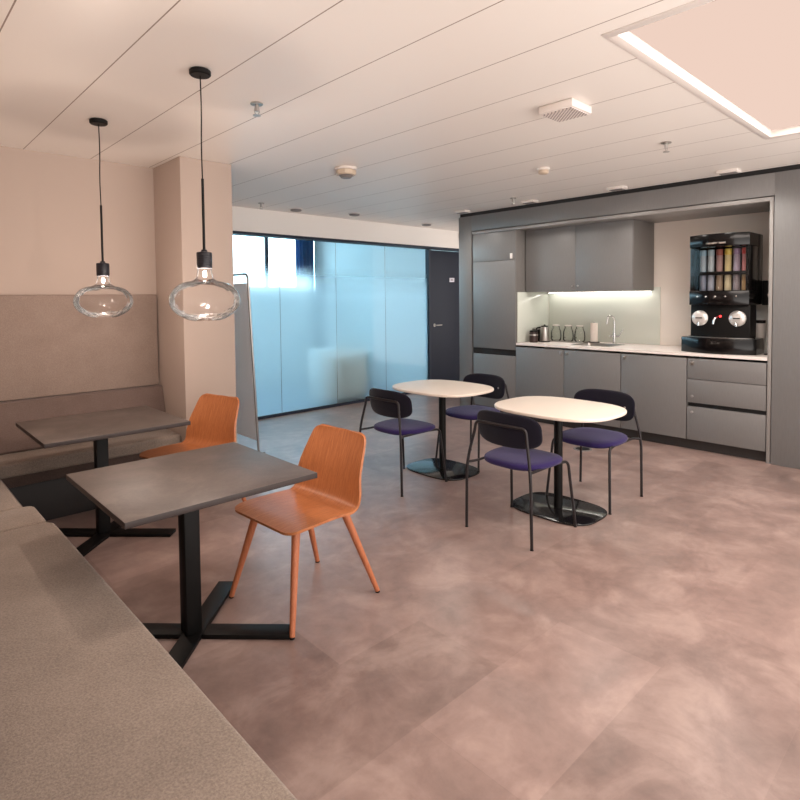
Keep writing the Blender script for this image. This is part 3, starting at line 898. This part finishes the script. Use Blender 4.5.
for x, y in ((1.216, 2.663), (1.085, 3.795)):
    l = bpy.data.lights.new('pendant_light', 'POINT'); l.energy = 11; l.color = (1, .82, .70); l.shadow_soft_size = .012
    o = bpy.data.objects.new('pendant_light', l); o.location = (x, y, 1.603); COL.objects.link(o)

# ------------------------------------------------------------------ flip chart
t = thing('flip_chart', 'pale grey flip chart board on a tube frame behind the pillar', 'flip chart', (2.70, 4.9, 0))
lean = lambda z: .03-.047*z
bm = BM(); t2 = bmesh.new()
vs = []
for x_ in (0, .018):
    for y, z in ((.018, .15), (.76, .15), (.76, 1.66), (.018, 1.66)): vs.append(t2.verts.new((lean(z)+x_, y, z)))
for q in ((0, 1, 2, 3), (7, 6, 5, 4), (0, 4, 5, 1), (1, 5, 6, 2), (2, 6, 7, 3), (3, 7, 4, 0)): t2.faces.new([vs[i] for i in q])
merge(bm, t2); finish('board', bm, M['board'], t, 20)
bm = BM(); tube(bm, [(lean(.03)+.009, 0, .03), (lean(1.74)+.009, 0, 1.745), (lean(1.74)+.009, .78, 1.745), (lean(.03)+.009, .78, .03)], .012, 12, .06)
finish('tube_frame', bm, M['steel'], t)
for y in (0, .78):
    finish('foot', box(BM(), -.16, .10, y-.02, y+.02, 0, .03, .004), M['grey_frame'], t)

# ------------------------------------------------------------------ ceiling devices
def round_device(name, lab, cat, x, y, r, h, m1, m2, group=None):
    t = thing(name, lab, cat, (x, y, CZ), 0, group)
    finish('base', cyl(BM(), (0, 0, 0), r, -h*.35, -.0002, 32, .003), m1, t)
    finish('head', lathe(BM(), [(0, -h), (r*.6, -h), (r*.78, -h*.85), (r*.8, -h*.36), (0, -h*.36)], 32), m2, t)
    return t
# smoke detector with a beige body, near the pillar side of the ceiling
t = thing('smoke_detector', 'beige octagonal detector alone in the middle of the ceiling', 'detector', (3.0, 3.82, CZ))
finish('base', cyl(BM(), (0, 0, 0), .095, -.02, -.0002, 32, .004), M['white_plastic'], t)
finish('head', cyl(BM(), (0, 0, 0), .085, -.062, -.0201, 8, .006), M['beige_plastic'], t)
finish('sensor', cyl(BM(), (0, 0, 0), .045, -.085, -.0622, 24, .004, r2=.06), M['grey_plastic'], t)
def sprinkler(x, y, lab):
    t = thing('ceiling_sprinkler', lab, 'sprinkler', (x, y, CZ), 0, 'ceiling sprinklers')
    finish('rosette', cyl(BM(), (0, 0, 0), .035, -.008, -.0002, 24, .002), M['steel'], t)
    bm = BM(); cyl(bm, (0, 0, 0), .011, -.045, -.0082, 14, .001); tube(bm, [(.01, 0, -.02), (.016, 0, -.045), (.006, 0, -.065)], .0025, 6); tube(bm, [(-.01, 0, -.02), (-.016, 0, -.045), (-.006, 0, -.065)], .0025, 6)
    finish('nozzle', bm, M['steel'], t)
    finish('deflector', cyl(BM(), (0, 0, 0), .022, -.069, -.0655, 18), M['steel'], t)
    return t
s = sprinkler(1.65, 2.90, 'sprinkler head in the ceiling nearest the camera, left of the beige detector')
dup(s, (3.35, 5.83, CZ), 'sprinkler head in the ceiling close to the glass wall')
dup(s, (5.29, 3.76, CZ), 'sprinkler head in the ceiling in front of the tall grey cabinet')
dup(s, (4.24, 1.69, CZ), 'sprinkler head in the ceiling beside the square light panel')
d = round_device('ceiling_detector', 'round white ceiling detector above the glass wall, nearest the pillar', 'detector', 3.88, 5.93, .085, .03, M['white_plastic'], M['grey_plastic'], 'round devices above the glass wall')
dup(d, (4.66, 5.77, CZ), 'round white ceiling detector above the middle of the glass wall')
dup(d, (6.13, 5.90, CZ), 'round white ceiling detector above the end of the glass wall by the navy door')
def box_device(x, y, lab):
    t = thing('ceiling_fixture', lab, 'ceiling fixture', (x, y, CZ), 0, 'white fixtures along the kitchen fascia')
    finish('housing', box(BM(), -.06, .06, -.085, .085, -.028, -.0002, .006), M['white_plastic'], t)
    finish('lens', box(BM(), -.04, .04, -.065, .065, -.033, -.0282, .001), M['grey_plastic'], t)
    return t
b = box_device(5.56, 4.72, 'small white rectangular ceiling fixture above the left corner of the kitchen wall')
dup(b, (5.58, 3.74, CZ), 'small white rectangular ceiling fixture above the tall grey cabinet')
dup(b, (5.57, 2.70, CZ), 'small white rectangular ceiling fixture above the right end of the grey wall cabinet')
dup(b, (5.59, 1.69, CZ), 'small white rectangular ceiling fixture above the drinks machine')
round_device('ceiling_motion_sensor', 'small beige ceiling sensor in front of the wall cabinet', 'sensor', 4.28, 2.73, .055, .05, M['white_plastic'], M['beige_plastic'])
t = thing('ceiling_speaker', 'white perforated square ceiling speaker above the white tables', 'speaker', (3.0, 1.77, CZ), math.radians(0))
finish('housing', box(BM(), -.11, .11, -.11, .11, -.045, -.0002, .008), M['white_plastic'], t)
bm = BM(); box(bm, -.095, .095, -.095, .095, -.049, -.0452, .001)
def perforated():
    m = mat('perforated_white', lin(214, 204, 198), .5); nt, N, L, b_ = nodes(m)
    tc = N.new('ShaderNodeTexCoord'); sp = N.new('ShaderNodeSeparateXYZ'); L.new(tc.outputs['Object'], sp.inputs[0])
    sq = []
    for ax in 'XY':
        a = N.new('ShaderNodeMath'); a.operation = 'MULTIPLY'; a.inputs[1].default_value = 2*PI/.024; L.new(sp.outputs[ax], a.inputs[0])
        sn = N.new('ShaderNodeMath'); sn.operation = 'SINE'; L.new(a.outputs[0], sn.inputs[0]); sq.append(sn)
    pr = N.new('ShaderNodeMath'); pr.operation = 'MULTIPLY'; L.new(sq[0].outputs[0], pr.inputs[0]); L.new(sq[1].outputs[0], pr.inputs[1])
    gt = N.new('ShaderNodeMath'); gt.operation = 'GREATER_THAN'; gt.inputs[1].default_value = .25; L.new(pr.outputs[0], gt.inputs[0])
    L.new(mixc(nt, gt.outputs[0], lin(220, 208, 202), lin(70, 60, 58)), b_.inputs['Base Color'])
    return m
finish('grille', bm, perforated(), t, 0)
t = thing('wall_sensor', 'tiny white sensor on the wall above the navy door', 'sensor', (7.27, 6.2385, 2.52))
finish('housing', box(BM(), -.03, .03, -.03, -.0, -.05, .05, .008), M['white_plastic'], t)
finish('eye', cyl(BM(), (.012, 0, -.02), .013, -.036, -.0302, 14, .002, 'y'), M['black'], t)
for x, y in ((5.56, 4.72), (5.58, 3.74), (5.57, 2.70), (5.59, 1.69)):
    l = bpy.data.lights.new('fixture_light', 'SPOT'); l.energy = 24; l.color = (1, .93, .86); l.spot_size = math.radians(165); l.spot_blend = 1; l.shadow_soft_size = .12
    o = bpy.data.objects.new('fixture_light', l); o.location = (x-.25, y, CZ-.06); COL.objects.link(o)
# recessed light
t = thing('recessed_ceiling_light', 'large square recessed light panel in the corner of the ceiling', 'ceiling light', (0, 0, 0))
bm = BM(); w = .05
box(bm, LX0+.002, LX0+w, LY0+.002, LY1-.002, CZ-.004, CZ+.075, .002); box(bm, LX1-w, LX1-.002, LY0+.002, LY1-.002, CZ-.004, CZ+.075, .002)
box(bm, LX0+w, LX1-w, LY1-w, LY1-.002, CZ-.004, CZ+.075, .002); box(bm, LX0+w, LX1-w, LY0+.002, LY0+w, CZ-.004, CZ+.075, .002)
finish('frame', bm, M['white_plastic'], t)
finish('diffuser', box(BM(), LX0+w+.001, LX1-w-.001, LY0+w+.001, LY1-w-.001, CZ+.045, CZ+.06), M['diffuser'], t)['label'] = 'glowing pinkish diffuser'

# ------------------------------------------------------------------ light, world, camera
l = bpy.data.lights.new('panel_light', 'AREA'); l.shape = 'RECTANGLE'; l.size = 2.2; l.size_y = 1.9; l.energy = 60; l.color = (1, .89, .81)
o = bpy.data.objects.new('panel_light', l); o.location = ((LX0+LX1)/2, (LY0+LY1)/2, CZ+.04); COL.objects.link(o)
wd = bpy.data.worlds.new('World'); scn.world = wd; wd.use_nodes = True
bg = wd.node_tree.nodes['Background']
bg.inputs['Color'].default_value = (1, .93, .88, 1); # ambient fill, boosted below the horizon to brighten the ceiling
wn, wl = wd.node_tree.nodes, wd.node_tree.links
tc = wn.new('ShaderNodeTexCoord'); sp = wn.new('ShaderNodeSeparateXYZ'); mr = wn.new('ShaderNodeMapRange')
mr.inputs['From Min'].default_value = -.25; mr.inputs['From Max'].default_value = .1
mr.inputs['To Min'].default_value = 3.3; mr.inputs['To Max'].default_value = 1.35
wl.new(tc.outputs['Generated'], sp.inputs[0]); wl.new(sp.outputs['Z'], mr.inputs['Value']); wl.new(mr.outputs['Result'], bg.inputs['Strength'])

f, yaw, pit, rol, H = 570.524, math.radians(46.64779), math.radians(2.24823), math.radians(-.55621), 1.5
F = Vector((math.cos(yaw)*math.cos(pit), math.sin(yaw)*math.cos(pit), -math.sin(pit)))
r = F.cross(Vector((0, 0, 1))).normalized(); u = r.cross(F)
r2 = math.cos(rol)*r+math.sin(rol)*u; u2 = -math.sin(rol)*r+math.cos(rol)*u
cam = bpy.data.cameras.new('Camera'); co = bpy.data.objects.new('Camera', cam); COL.objects.link(co)
m3 = Matrix((r2, u2, -F)).transposed()
co.matrix_world = Matrix.Translation((0, 0, H)) @ m3.to_4x4()
cam.sensor_fit = 'HORIZONTAL'; cam.sensor_width = 36; cam.lens = f*36/800
cam.shift_y = -(400-320.844)/800
cam.clip_start = .02
scn.camera = co
vs_ = scn.view_settings
vs_.view_transform = 'Standard'; vs_.look = 'None'; vs_.gamma = 1; vs_.use_curve_mapping = False; vs_.exposure = .66
cy = scn.cycles
cy.use_denoising = True; cy.max_bounces = 10; cy.transparent_max_bounces = 24; cy.caustics_refractive = True
cy.sample_clamp_indirect = 6
